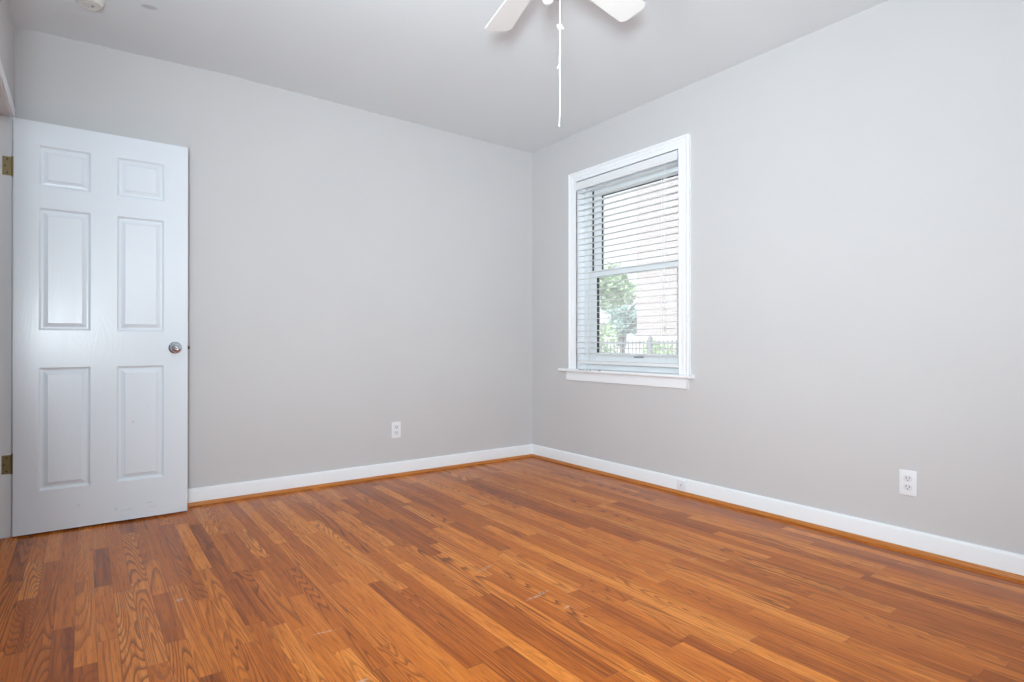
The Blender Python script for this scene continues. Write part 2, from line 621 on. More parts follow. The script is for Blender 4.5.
b = BM(); prism(b, base_prof(1, YB), 0, XL, XR)
tag(obj('baseboard_back', b, 'trim', smooth=True), 'white baseboard along the wall behind the door', 'baseboard', kind='structure')
b = BM(); prism(b, base_prof(1, XR), 1, YF, YB - T)
tag(obj('baseboard_right', b, 'trim', smooth=True), 'white baseboard under the window wall', 'baseboard', kind='structure')
b = BM(); prism(b, base_prof(-1, XL), 1, YF, DY0 - 0.09)
tag(obj('baseboard_left', b, 'trim', smooth=True), 'white baseboard of the doorway wall', 'baseboard', kind='structure')
b = BM(); prism(b, base_prof(-1, YF), 0, XL + T, XR - T)
tag(obj('baseboard_front', b, 'trim', smooth=True), 'white baseboard of the wall behind the camera', 'baseboard', kind='structure')
b = BM(); prism(b, shoe_prof(1, YB), 0, XL, XR - T)
tag(obj('trim_1', b, 'shoe', smooth=True), 'orange stained shoe moulding below the back baseboard', 'moulding', kind='structure')
b = BM(); prism(b, shoe_prof(1, XR), 1, YF + T, YB - T - 0.002)
tag(obj('trim_2', b, 'shoe', smooth=True), 'orange stained shoe moulding below the window wall baseboard', 'moulding', kind='structure')

# door frame: jambs, stops, casing
root = tag(empty('trim_3', (XL, (DY0 + DY1) / 2, 0)), 'white painted door frame at the left edge', 'door frame', kind='structure')
b = BM()
box(b, XL - 0.125, XL, DY1, DY1 + 0.02, 0, DZ1 + 0.02, 0.0015)
box(b, XL - 0.125, XL, DY0 - 0.02, DY0, 0, DZ1 + 0.02, 0.0015)
box(b, XL - 0.125, XL, DY0, DY1, DZ1, DZ1 + 0.02, 0.0015)
obj('jamb', b, 'trim', root)
b = BM()
sx0, sx1 = XL - 0.085, XL - 0.052
box(b, sx0, sx1, DY1 - 0.011, DY1, 0, DZ1, 0.0015)
box(b, sx0, sx1, DY0, DY0 + 0.011, 0, DZ1, 0.0015)
box(b, sx0, sx1, DY0 + 0.011, DY1 - 0.011, DZ1 - 0.011, DZ1, 0.0015)
obj('door_stop', b, 'trim', root)
b = BM()
CT, CWd = 0.009, 0.054
box(b, XL, XL + CT, DY1 + 0.006, DY1 + 0.006 + CWd, 0, DZ1 + 0.006, 0.003)
box(b, XL, XL + CT, DY0 - 0.006 - CWd, DY0 - 0.006, 0, DZ1 + 0.006, 0.003)
box(b, XL, XL + CT, DY0 - 0.006 - CWd, DY1 + 0.006 + CWd, DZ1 + 0.006, DZ1 + 0.006 + CWd, 0.003)
obj('casing', b, 'trim', root)

# ------------------------------------------------------------------ six-panel door
DX0, DX1, DT = -0.2745, 0.4632, 0.035
DZ0, DZt = 0.010, 2.021
PX = [(-0.180, 0.027), (0.138, 0.350)]
PZ = [(0.214, 0.817), (1.001, 1.601), (1.707, 1.908)]
door = tag(empty('door_1', (DX0, DOOR_Y + DT, 0.0)), 'white six-panel door standing open against the back wall', 'door', kind='structure')
b = BM()
PROF = [(0.0, 0.0), (0.003, 0.0030), (0.007, 0.0088), (0.011, 0.0112), (0.016, 0.0114), (0.020, 0.0106), (0.0335, 0.0040), (0.036, 0.0014)]


def door_face(bm, y, s):
    """panelled face at y; s=+1 recesses go towards +y"""
    xb = sorted([DX0, DX1] + [v for p in PX for v in p])
    zb = sorted([DZ0, DZt] + [v for p in PZ for v in p])
    for i in range(len(xb) - 1):
        for j in range(len(zb) - 1):
            x0, x1, z0, z1 = xb[i], xb[i + 1], zb[j], zb[j + 1]
            if (x0, x1) in PX and (z0, z1) in PZ:
                prev = None
                for w, d in PROF:
                    ring = [bm.verts.new((xx, y + s * d, zz)) for xx, zz in ((x0 + w, z0 + w), (x1 - w, z0 + w), (x1 - w, z1 - w), (x0 + w, z1 - w))]
                    if prev:
                        for k in range(4):
                            bm.faces.new((prev[k], prev[(k + 1) % 4], ring[(k + 1) % 4], ring[k]))
                    prev = ring
                bm.faces.new(prev)
            else:
                bm.faces.new([bm.verts.new(q) for q in ((x0, y, z0), (x1, y, z0), (x1, y, z1), (x0, y, z1))])


door_face(b, DOOR_Y, 1)
door_face(b, DOOR_Y + DT, -1)
for (p, q) in (((DX0, DZ0), (DX1, DZ0)), ((DX1, DZ0), (DX1, DZt)), ((DX1, DZt), (DX0, DZt)), ((DX0, DZt), (DX0, DZ0))):
    b.faces.new([b.verts.new(v) for v in ((p[0], DOOR_Y, p[1]), (q[0], DOOR_Y, q[1]), (q[0], DOOR_Y + DT, q[1]), (p[0], DOOR_Y + DT, p[1]))])
bmesh.ops.remove_doubles(b, verts=b.verts[:], dist=1e-5)
bmesh.ops.recalc_face_normals(b, faces=b.faces[:])
obj('slab', b, 'door', door)

KX, KZ = 0.4025, 0.9125
for side, sgn in ((DOOR_Y, 1), (DOOR_Y + DT, -1)):
    mat = Matrix.Translation((KX, side, KZ)) @ Matrix.Rotation(sgn * PI / 2, 4, 'X')
    b = BM()
    lathe(b, [(0.0, 0.0), (0.033, 0.0), (0.033, 0.003), (0.031, 0.006), (0.024, 0.009), (0.016, 0.011), (0.0, 0.011)], 40, mat)
    rose = obj('knob_rose', b, 'chrome', door, True)
    b = BM()
    lathe(b, [(0.011, 0.010), (0.0105, 0.024), (0.013, 0.028), (0.021, 0.034), (0.0255, 0.042), (0.026, 0.049), (0.0235, 0.056),
              (0.017, 0.0605), (0.0125, 0.0615), (0.0115, 0.0600), (0.0095, 0.0598), (0.0, 0.0603)], 40, mat)
    kn = obj('door_knob', b, 'chrome', door, True)
    kn['label'] = 'round chrome knob'
    b = BM()
    lathe(b, [(0.0, 0.0592), (0.0055, 0.0592), (0.0055, 0.0625), (0.004, 0.0632), (0.0, 0.0634)], 20, mat)
    obj('lock_button', b, 'chrome', kn, True)
b = BM()
box(b, DX1 - 0.002, DX1 + 0.0012, DOOR_Y + 0.005, DOOR_Y + 0.030, KZ - 0.028, KZ + 0.028, 0.001)
plate = obj('latch_plate', b, 'dark_metal', door)
b = BM()
prism(b, [(DX1, DOOR_Y + 0.011), (DX1 + 0.011, DOOR_Y + 0.013), (DX1 + 0.011, DOOR_Y + 0.017), (DX1, DOOR_Y + 0.025)], 2, KZ - 0.008, KZ + 0.008)
obj('latch_bolt', b, 'dark_metal', plate)

for hz in (1.793, 0.352):
    b = BM()
    box(b, XL - 0.0345, XL - 0.001, DY1 - 0.0022, DY1, hz - 0.045, hz + 0.045, 0.0008)
    hg = obj('hinge', b, 'brass', door)
    hg['label'] = 'worn brass hinge'
    b = BM()
    for k in range(5):
        z0 = hz - 0.045 + k * 0.018
        lathe(b, [(0.0, z0 + 0.0004), (0.0052, z0 + 0.0004), (0.0052, z0 + 0.0176), (0.0, z0 + 0.0176)], 14, Matrix.Translation((XL + 0.0045, DY1 - 0.002, 0)))
    lathe(b, [(0.0, hz - 0.049), (0.004, hz - 0.048), (0.004, hz + 0.048), (0.0058, hz + 0.049), (0.0, hz + 0.052)], 14, Matrix.Translation((XL + 0.0045, DY1 - 0.002, 0)))
    obj('knuckle', b, 'brass', hg, True)
    for k, (sx, sz) in enumerate(((-0.016, 0.032), (-0.025, 0.0), (-0.016, -0.032))):
        b = BM()
        lathe(b, [(0.0, 0.0), (0.0042, 0.0), (0.0038, 0.0012), (0.0, 0.0016)], 14,
              Matrix.Translation((XL + sx, DY1 - 0.0022, hz + sz)) @ Matrix.Rotation(PI / 2, 4, 'X'))
        obj('screw', b, 'dark_metal', hg, True)

# ------------------------------------------------------------------ window
win = tag(empty('window_1', (XR, (WY0 + WY1) / 2, WZ0)), 'white double-hung window with casing in the right wall', 'window', kind='structure')
# casing: moulded profile mitred round head and both sides.  (w from the opening, depth from the wall)
cp = [(0.0, 0.0), (0.0, 0.010), (0.004, 0.0125), (0.010, 0.0125), (0.0125, 0.0105), (0.034, 0.0105), (0.037, 0.0135), (0.045, 0.0145),
      (0.049, 0.0125), (0.060, 0.0135), (0.066, 0.018), (0.069, 0.0200), (0.079, 0.0200), (0.083, 0.0185), (0.083, 0.0)]
HWR = 0.071 / 0.083
b = BM()
rows = []
for w, d in cp:
    x = XR - d
    rows.append([b.verts.new(q) for q in ((x, WY1 + w, WZ0), (x, WY1 + w, WZ1 + w * HWR), (x, WY0 - w, WZ1 + w * HWR), (x, WY0 - w, WZ0))])
n = len(rows)
for i in range(n):
    a, c = rows[i], rows[(i + 1) % n]
    for k in range(3):
        b.faces.new((a[k], a[k + 1], c[k + 1], c[k]))
b.faces.new([r_[0] for r_ in rows])
b.faces.new([r_[3] for r_ in rows])
bmesh.ops.recalc_face_normals(b, faces=b.faces[:])
obj('casing', b, 'trim', win)
b = BM()
# stool with rounded nose and horns, notched round the opening
nose = [(XR, 0.720), (2.966, 0.720), (2.961, 0.7225), (2.9585, 0.727), (2.9585, 0.735), (2.961, 0.7395), (2.966, 0.742), (XR, 0.742)]
prism(b, nose, 1, 2.222, 3.440)
box(b, XR, XR + 0.09, WY0 - 0.012, WY1 + 0.012, 0.720, 0.742)
st = obj('stool', b, 'trim', win)
b = BM()
for (yy, ln) in ((3.19, 0.012), (3.158, 0.016), (3.118, 0.006), (3.085, 0.008), (2.992, 0.014)):
    box(b, 2.9578, 2.966, yy - ln, yy + ln, 0.7375, 0.7424, 0.0008)
obj('paint_chip', b, 'iron', st)
b = BM()
prism(b, [(XR, 0.653), (XR - 0.013, 0.653), (XR - 0.0165, 0.657), (XR - 0.0165, 0.700), (XR - 0.013, 0.706), (XR - 0.013, 0.720), (XR, 0.720)], 1, 2.268, 3.384)
obj('apron', b, 'trim', win)
b = BM()
box(b, XR - 0.010, XR + 0.17, WY1, WY1 + 0.012, WZ0, WZ1 + 0.012)
box(b, XR - 0.010, XR + 0.17, WY0 - 0.012, WY0, WZ0, WZ1 + 0.012)
box(b, XR - 0.010, XR + 0.17, WY0, WY1, WZ1, WZ1 + 0.012)
obj('jamb', b, 'trim', win)
b = BM()
FX0, FX1 = XR + 0.074, XR + 0.165
box(b, FX0, FX1, WY1 - 0.040, WY1, WZ0, WZ1, 0.002)
box(b, FX0, FX1, WY0, WY0 + 0.028, WZ0, WZ1, 0.002)
box(b, FX0, FX1, WY0 + 0.028, WY1 - 0.040, WZ1 - 0.045, WZ1, 0.002)
box(b, FX0, FX1 + 0.04, WY0 + 0.028, WY1 - 0.040, WZ0 - 0.02, WZ0 + 0.033, 0.002)
fr = obj('window_frame', b, 'vinyl', win)
b = BM()
box(b, XR + 0.119, XR + 0.150, WY1 - 0.053, WY1 - 0.040, 1.478, WZ1 - 0.045)
box(b, XR + 0.119, XR + 0.150, WY0 + 0.028, WY0 + 0.038, 1.478, WZ1 - 0.045)
obj('track', b, 'gasket', fr)


def sash(name, x0, x1, y0, y1, z0, z1, st, sr, bot, top, gx, gw):
    b = BM()
    box(b, x0, x1, y1 - st, y1, z0, z1, 0.003)
    box(b, x0, x1, y0, y0 + sr, z0, z1, 0.003)
    box(b, x0, x1, y0 + sr, y1 - st, z0, z0 + bot, 0.003)
    box(b, x0, x1, y0 + sr, y1 - st, z1 - top, z1, 0.003)
    s = obj(name, b, 'vinyl', win)
    b = BM()
    iy0, iy1, iz0, iz1 = y0 + sr, y1 - st, z0 + bot, z1 - top
    box(b, x0 + 0.004, gx + 0.004, iy1 - gw, iy1, iz0, iz1)
    box(b, x0 + 0.004, gx + 0.004, iy0, iy0 + gw, iz0, iz1)
    box(b, x0 + 0.004, gx + 0.004, iy0 + gw, iy1 - gw, iz1 - gw, iz1)
    obj('gasket', b, 'gasket', s)
    b = BM()
    box(b, gx, gx + 0.003, iy0 + gw * 0.5, iy1 - gw * 0.5, iz0 - 0.004, iz1 - gw * 0.5)
    obj('pane', b, 'glass', s)
    return s


up = sash('upper_sash', XR + 0.122, XR + 0.158, WY0 + 0.038, WY1 - 0.053, 1.440, WZ1 - 0.045, 0.080, 0.050, 0.040, 0.066, XR + 0.136, 0.004)
lo = sash('lower_sash', XR + 0.082, XR + 0.119, WY0 + 0.028, WY1 - 0.040, WZ0 + 0.033, 1.480, 0.082, 0.050, 0.090, 0.046, XR + 0.104, 0.005)
lo_x = XR + 0.082
b = BM()
box(b, lo_x + 0.004, lo_x + 0.034, 2.955, 3.015, 1.480, 1.488, 0.002)
lathe(b, [(0.0, 1.499), (0.010, 1.498), (0.014, 1.494), (0.014, 1.488), (0.0, 1.488)], 20, Matrix.Translation((lo_x + 0.02, 2.985, 0)))
box(b, lo_x + 0.004, lo_x + 0.012, 2.950, 2.985, 1.488, 1.496, 0.002)
obj('sash_lock', b, 'vinyl', lo, True)
b = BM()
box(b, lo_x - 0.014, lo_x, 2.695, 2.775, 0.836, 0.844, 0.003)
obj('sash_lift', b, 'iron', lo, True)

# ------------------------------------------------------------------ blind
blind = tag(empty('window_blind', (XR + 0.02, (WY0 + WY1) / 2, WZ1)), 'white wide-slat horizontal blind hanging in the window', 'blind')
BY0, BY1 = WY0 + 0.005, WY1 - 0.005
b = BM()
prism(b, [(XR - 0.011, 2.086), (XR - 0.016, 2.089), (XR - 0.016, 2.100), (XR - 0.018, 2.104), (XR - 0.018, 2.136), (XR - 0.016, 2.140), (XR - 0.016, 2.147), (XR - 0.011, 2.149)], 1, BY0 - 0.001, BY1 + 0.001)
obj('valance', b, 'slat', blind)
b = BM()
box(b, XR - 0.008, XR + 0.046, BY0, BY1, 2.104, 2.150, 0.002)
obj('headrail', b, 'slat', blind)
SXc, SWd, TILT = XR + 0.020, 0.0500, math.radians(4.5)
slat_me = None
zs = []
z = 2.066
while z > 0.822:
    zs.append(z)
    z -= 0.0432
for z in zs:
    if slat_me is None:
        b = BM()
        k = 8
        top, bot = [], []
        for i in range(k + 1):
            s = -SWd / 2 + SWd * i / k
            crown = 0.0016 * (1 - (2 * i / k - 1) ** 2)
            for lst, off in ((top, 0.0013), (bot, -0.0013)):
                zz = crown + off
                # room-side edge (negative x) lies lower
                lst.append((s * math.cos(TILT) - zz * math.sin(TILT), s * math.sin(TILT) + zz * math.cos(TILT)))
        prism(b, top + bot[::-1], 1, BY0 - (WY0 + WY1) / 2, BY1 - (WY0 + WY1) / 2)
        o = obj('slat', b, 'slat', None, True)
        slat_me = o
    else:
        o = slat_me.copy()
        C.objects.link(o)
    o.parent = blind
    o.location = Vector((SXc, (WY0 + WY1) / 2, z)) - blind.location
b = BM()
box(b, SXc - 0.026, SXc + 0.026, BY0, BY1, 0.782, 0.806, 0.003)
obj('bottom_rail', b, 'slat', blind)
for yy in (3.180, 2.470):
    b = BM()
    for dx in (-0.0262, 0.0262):
        tube(b, [(SXc + dx, yy, 2.105), (SXc + dx, yy, 0.806)], 0.0010, 6)
    for z in zs:
        c, s = math.cos(TILT), math.sin(TILT)
        tube(b, [(SXc - 0.0262, yy, z - 0.0262 * s - 0.002), (SXc + 0.0262, yy, z + 0.0262 * s - 0.002)], 0.0006, 5)
    tube(b, [(SXc, yy + 0.006, 2.105), (SXc, yy + 0.006, 0.806)], 0.0008, 5)
    obj('ladder_cord', b, 'cord', blind)
b = BM()
tube(b, [(XR - 0.013, 2.441, 2.088), (XR - 0.0125, 2.4415, 1.6), (XR - 0.013, 2.4425, 1.175)], 0.0011, 6)
tube(b, [(XR - 0.013, 2.435, 2.088), (XR - 0.0125, 2.436, 1.6), (XR - 0.013, 2.4365, 1.045)], 0.0011, 6)
pc = obj('lift_cord', b, 'cord', blind)
for (yy, zz) in ((2.4425, 1.177), (2.4365, 1.047)):
    b = BM()
    lathe(b, [(0.0, 0.002), (0.003, 0.0), (0.005, -0.012), (0.0065, -0.030), (0.006, -0.034), (0.0, -0.035)], 14, Matrix.Translation((XR - 0.013, yy, zz)))
    obj('tassel', b, 'plastic_shade', pc, True)

# ------------------------------------------------------------------ outlets and jack


def outlet(name, loc, rotz, label):
    """built facing local -y, wall at y=0, then turned about z"""
    R = Matrix.Translation(loc) @ Matrix.Rotation(rotz, 4, 'Z')
    root = tag(empty(name, loc), label, 'outlet', 'wall outlets')

    def put(nm, b, mat, parent, smooth=False):
        bmesh.ops.transform(b, matrix=R, verts=b.verts[:])
        return obj(nm, b, mat, parent, smooth)
    b = BM()
    box(b, -0.035, 0.035, -0.006, 0.0, -0.057, 0.057, 0.0028, 3)
    put('cover_plate', b, 'plastic', root, True)
    for zc in (0.0195, -0.0195):
        b = BM()
        pr = []
        for k in range(40):
            a = 2 * PI * k / 40
            pr.append((0.0172 * math.cos(a), max(-0.0140, min(0.0140, 0.0172 * math.sin(a))) + zc))
        prism(b, pr, 1, -0.0082, -0.004)
        rc = put('receptacle', b, 'plastic_face', root)
        b = BM()
        box(b, -0.0076, -0.0050, -0.0086, -0.006, zc - 0.001, zc + 0.0085)
        box(b, 0.0050, 0.0076, -0.0086, -0.006, zc - 0.001, zc + 0.0075)
        lathe(b, [(0.0, 0.0), (0.0026, 0.0), (0.0026, 0.0024), (0.0, 0.0024)], 14, Matrix.Translation((0, -0.0062, zc - 0.0075)) @ Matrix.Rotation(PI / 2, 4, 'X'))
        put('slot', b, 'slot', rc)
    b = BM()
    lathe(b, [(0.0, 0.0), (0.0034, 0.0), (0.003, 0.0012), (0.0, 0.0015)], 14, Matrix.Translation((0, -0.006, 0)) @ Matrix.Rotation(PI / 2, 4, 'X'))
    put('screw', b, 'plastic', root)


outlet('electrical_outlet', (1.782, YB, 0.323), 0.0, 'white duplex outlet on the back wall beside the door')
outlet('electrical_outlet.001', (XR, 1.075, 0.306), -PI / 2, 'white duplex outlet low on the window wall, far right')

JY, JZ = 2.303, 0.058
jack = tag(empty('phone_jack', (XR - T, JY, JZ)), 'small square white phone jack on the baseboard below the window', 'jack')
b = BM()
box(b, XR - T - 0.013, XR - T + 0.001, JY - 0.032, JY + 0.032, JZ - 0.029, JZ + 0.029, 0.003, 3)
obj('cover', b, 'plastic', jack, True)
b = BM()
lathe(b, [(0.0, 0.0), (0.0045, 0.0), (0.004, 0.0015), (0.0, 0.002)], 16, Matrix.Translation((XR - T - 0.013, JY, JZ)) @ Matrix.Rotation(-PI / 2, 4, 'Y'))
obj('screw', b, 'iron', jack, True)

# ------------------------------------------------------------------ smoke detector
SD = Vector((0.018, 3.325, ZC - 0.001))
sd = tag(empty('smoke_detector', SD), 'round white smoke detector on the ceiling above the door', 'smoke detector')
mt = Matrix.Translation(SD)
b = BM()
lathe(b, [(0.0, 0.004), (0.060, 0.004), (0.060, -0.008), (0.058, -0.010), (0.0, -0.010)], 48, mt)
obj('base', b, 'plastic_shade', sd, True)
b = BM()
lathe(b, [(0.0, -0.009), (0.055, -0.009), (0.056, -0.014), (0.054, -0.022), (0.049, -0.029), (0.042, -0.031), (0.040, -0.029), (0.030, -0.029),
          (0.028, -0.031), (0.0, -0.0315)], 48, mt)
obj('cover', b, 'plastic_shade', sd, True)
b = BM()
lathe(b, [(0.0, -0.031), (0.006, -0.031), (0.005, -0.034), (0.0, -0.0345)], 20, mt @ Matrix.Translation((0.012, 0, 0)))
obj('test_button', b, 'iron', sd, True)

# ------------------------------------------------------------------ ceiling fan
FCX, FCY, FZ = 1.284, 1.544, 2.268
FR, FTH, WROOT, WTIP, FPIT = 0.515, 0.127, 0.091, 0.125, -0.198
fan = tag(empty('ceiling_fan', (FCX, FCY, ZC)), 'white five-blade ceiling fan with pull cord', 'ceiling fan')
mt = Matrix.Translation((FCX, FCY, 0))
b = BM(); lathe(b, [(0.0, ZC + 0.004), (0.066, ZC + 0.004), (0.066, ZC - 0.012), (0.058, ZC - 0.032), (0.036, ZC - 0.052), (0.018, ZC - 0.058), (0.0, ZC - 0.058)], 40, mt)
obj('canopy', b, 'fan_white', fan, True)
b = BM(); lathe(b, [(0.0, ZC - 0.05), (0.0125, ZC - 0.05), (0.0125, 2.375), (0.0, 2.375)], 24, mt)
obj('downrod', b, 'fan_white', fan, True)
b = BM(); lathe(b, [(0.0, 2.392), (0.022, 2.392), (0.040, 2.384), (0.082, 2.372), (0.098, 2.356), (0.103, 2.335), (0.103, 2.300), (0.096, 2.284), (0.080, 2.276), (0.0, 2.276)], 48, mt)
obj('motor_housing', b, 'fan_white', fan, True)
b = BM(); lathe(b, [(0.0, 2.277), (0.072, 2.277), (0.072, 2.262), (0.056, 2.258), (0.052, 2.250), (0.052, 2.205), (0.048, 2.194), (0.036, 2.186), (0.0, 2.186)], 40, mt)
sw = obj('switch_housing', b, 'fan_white', fan, True)
b = BM(); lathe(b, [(0.0, 2.187), (0.030, 2.187), (0.028, 2.178), (0.018, 2.170), (0.014, 2.150), (0.014, 2.135), (0.019, 2.126), (0.020, 2.118), (0.016, 2.109), (0.0, 2.104)], 32, mt)
obj('finial', b, 'fan_white', sw, True)


def blade_mesh():
    b = BM()
    th = 0.006
    R0, cl = 0.125, 0.017
    pts = []
    # root end rounded, tip with cut corners softly rounded
    pts += [(R0, -WROOT * 0.32), (R0 + 0.012, -WROOT * 0.45)]
    pts += [(R0 + 0.03, -WROOT / 2)]
    pts += [(FR - cl - 0.006, -WTIP / 2), (FR - cl + 0.002, -WTIP / 2 + 0.003)]
    pts += [(FR - 0.003, -WTIP * 0.37), (FR, -WTIP * 0.30), (FR, WTIP * 0.30), (FR - 0.003, WTIP * 0.37)]
    pts += [(FR - cl + 0.002, WTIP / 2 - 0.003), (FR - cl - 0.006, WTIP / 2)]
    pts += [(R0 + 0.03, WROOT / 2), (R0 + 0.012, WROOT * 0.45), (R0, WROOT * 0.32)]
    prism(b, pts, 2, -th / 2, th / 2)
    bmesh.ops.bevel(b, geom=[e for e in b.edges if abs(e.verts[0].co.z - e.verts[1].co.z) < 1e-6], offset=0.0015, segments=2, affect='EDGES')
    bmesh.ops.transform(b, matrix=Matrix.Rotation(FPIT, 4, 'X'), verts=b.verts[:])
    return b


def iron_mesh():
    b = BM()
    box(b, 0.062, 0.150, -0.012, 0.012, 0.012, 0.017, 0.0015)
    box(b, 0.135, 0.205, -0.030, 0.030, 0.0045, 0.0085, 0.0015)
    box(b, 0.128, 0.150, -0.012, 0.012, 0.006, 0.017, 0.0015)
    bmesh.ops.transform(b, matrix=Matrix.Rotation(FPIT, 4, 'X'), verts=b.verts[:])
    return b


first = None
for k in range(5):
    if first is None:
        bl = obj('blade', blade_mesh(), 'fan_white')
        ir = obj('blade_iron', iron_mesh(), 'fan_white')
        ir.parent = bl
        ir.location = (0, 0, 0)
        first = (bl, ir)
    else:
        bl = first[0].copy()
        ir = first[1].copy()
        C.objects.link(bl)
        C.objects.link(ir)
        ir.parent = bl
    bl.parent = fan
    bl.location = (0, 0, FZ - ZC)
    bl.rotation_euler = (0, 0, FTH + math.radians((0, 68, 141, 214, 287)[k]))
# pull cord: bead chain down to a knot, string below with a small knot and end
cx_, cy_ = 1.3235, 1.527
b = BM()
tube(b, [(FCX + 0.028, FCY - 0.012, 2.205), (cx_, cy_, 2.19), (cx_, cy_, 2.1), (cx_ + 0.001, cy_, 2.035)], 0.0013, 8)
box(b, cx_ - 0.006, FCX + 0.03, cy_ - 0.006, FCY, 2.196, 2.206, 0.002)
chain = obj('pull_chain', b, 'cord', fan)
b = BM()
tube(b, [(cx_, cy_, 2.036), (cx_ + 0.0012, cy_, 1.99), (cx_, cy_, 1.95), (cx_ - 0.0015, cy_, 1.90), (cx_, cy_, 1.83), (cx_ + 0.0005, cy_, 1.75), (cx_ - 0.003, cy_, 1.692)],
     [0.0026, 0.0024, 0.0022, 0.0020, 0.0016, 0.0015, 0.0015], 8)
pc = obj('pull_cord', b, 'cord', fan, True)
for (zz, rr, hh) in ((2.030, 0.0085, 0.0105), (1.688, 0.0032, 0.0045)):
    b = BM()
    bmesh.ops.create_uvsphere(b, u_segments=14, v_segments=10, radius=1.0, matrix=Matrix.Translation((cx_ - (0.003 if zz < 1.8 else 0), cy_, zz)) @ Matrix.Diagonal((rr, rr, hh, 1)))
    if zz > 2:
        tube(b, [(cx_ - 0.004, cy_, 2.030), (cx_ - 0.009, cy_ + 0.003, 2.036), (cx_ - 0.010, cy_ + 0.004, 2.030)], 0.0022, 6)
        tube(b, [(cx_ + 0.004, cy_, 2.032), (cx_ + 0.010, cy_ - 0.003, 2.030), (cx_ + 0.012, cy_ - 0.004, 2.024)], 0.0022, 6)
    obj('knot', b, 'cord', pc, True)
b = BM()
tube(b, [(cx_ - 0.0015, cy_, 1.900), (cx_ - 0.006, cy_ + 0.002, 1.893), (cx_ - 0.009, cy_ + 0.003, 1.884)], 0.0016, 6)
obj('frayed_end', b, 'cord', pc, True)

# ------------------------------------------------------------------ window of the wall behind the camera
for i, (x0, x1, fz0, fz1) in enumerate(fw):
    w = tag(empty('window_%d' % (i + 2), ((x0 + x1) / 2, YF, fz0)), 'window in the wall behind the camera', 'window', kind='structure')
    b = BM()
    box(b, x0 - 0.08, x0, YF, YF + 0.018, fz0 - 0.02, fz1 + 0.08, 0.003)
    box(b, x1, x1 + 0.08, YF, YF + 0.018, fz0 - 0.02, fz1 + 0.08, 0.003)
    box(b, x0, x1, YF, YF + 0.018, fz1, fz1 + 0.08, 0.003)
    box(b, x0 - 0.12, x1 + 0.12, YF, YF + 0.05, fz0 - 0.04, fz0 - 0.02, 0.003)
    obj('casing', b, 'trim', w)
    b = BM()
    box(b, x0, x1, YF - 0.10, YF - 0.06, (fz0 + fz1) / 2 - 0.022, (fz0 + fz1) / 2 + 0.022, 0.003)
    box(b, x0, x0 + 0.045, YF - 0.10, YF - 0.06, fz0, fz1, 0.003)
    box(b, x1 - 0.045, x1, YF - 0.10, YF - 0.06, fz0, fz1, 0.003)
    box(b, x0 + 0.045, x1 - 0.045, YF - 0.10, YF - 0.06, fz0, fz0 + 0.05, 0.003)
    box(b, x0 + 0.045, x1 - 0.045, YF - 0.10, YF - 0.06, fz1 - 0.05, fz1, 0.003)
    obj('sash', b, 'vinyl', w)
    b = BM()
    box(b, x0 + 0.002, x1 - 0.002, YF - 0.056, YF - 0.054, fz0, fz1)  # unseen sheet added to keep the sun out of the room
    obj('roller_shade', b, 'shade', w)

w = tag(empty('window_3', (XL, 0.55, SWZ0)), 'window in the doorway wall beside the camera', 'window', kind='structure')  # made-up window, only carries the fill and key lamps
b = BM()
box(b, XL, XL + 0.018, SWY0 - 0.08, SWY0, SWZ0 - 0.02, SWZ1 + 0.08, 0.003)
box(b, XL, XL + 0.018, SWY1, SWY1 + 0.08, SWZ0 - 0.02, SWZ1 + 0.08, 0.003)
box(b, XL, XL + 0.018, SWY0, SWY1, SWZ1, SWZ1 + 0.08, 0.003)
box(b, XL, XL + 0.05, SWY0 - 0.12, SWY1 + 0.12, SWZ0 - 0.04, SWZ0 - 0.02, 0.003)
obj('casing', b, 'trim', w)
b = BM()
box(b, XL - 0.06, XL - 0.058, SWY0 + 0.001, SWY1 - 0.001, SWZ0, SWZ1)  # added sheet behind the lamps, stops sun patches on the floor
obj('roller_shade', b, 'shade', w)

# ------------------------------------------------------------------ outside the window
GZ = -0.35
b = BM()
box(b, XR + 0.25, 40, -8, 45, GZ - 0.2, GZ)
tag(obj('ground', b, 'grass'), 'pale sunlit paving outside the window', 'ground', kind='structure')
b = BM()
box(b, 9.6, 11.4, -2, 30, GZ - 0.01, GZ + 0.03)
tag(obj('path', b, 'concrete'), 'pale concrete path behind the iron fence', 'path', kind='structure')

# brick building
BX, BYc = 12.5, 11.15
bld = tag(empty('brick_building', (BX, 5, GZ)), 'pale red brick building filling the right of the window view', 'building')
b = BM(); box(b, BX, BX + 9, -2, BYc, 1.12, 8.4)
obj('brick_wall', b, 'brick', bld)
b = BM(); box(b, BX - 0.03, BX + 9, -2, BYc + 0.03, GZ, 1.12, 0.01)
obj('foundation', b, 'concrete', bld)
b = BM(); box(b, BX - 0.25, BX + 9.2, -2.2, BYc + 0.25, 8.4, 8.65, 0.02)
obj('cornice', b, 'concrete', bld)

# pale house farther off
hs = tag(empty('house', (24, 26, GZ)), 'distant pale house behind the tree outside the window', 'house')
b = BM(); box(b, 22, 30, 18, 34, GZ, 2.0)
obj('wall', b, 'siding', hs)
b = BM(); prism(b, [(21.5, 1.95), (26, 4.6), (30.5, 1.95)], 1, 17.6, 34.4)
obj('roof', b, 'roof', hs)
for yy in (20.6, 22.2, 24.6, 27.0, 29.5):
    b = BM(); box(b, 21.96, 22.02, yy - 0.4, yy + 0.4, 0.7, 1.55)
    f = obj('window', b, 'siding', hs)
    b = BM(); box(b, 21.94, 21.97, yy - 0.34, yy + 0.34, 0.76, 1.49)
    obj('pane', b, 'glass_dark', f)


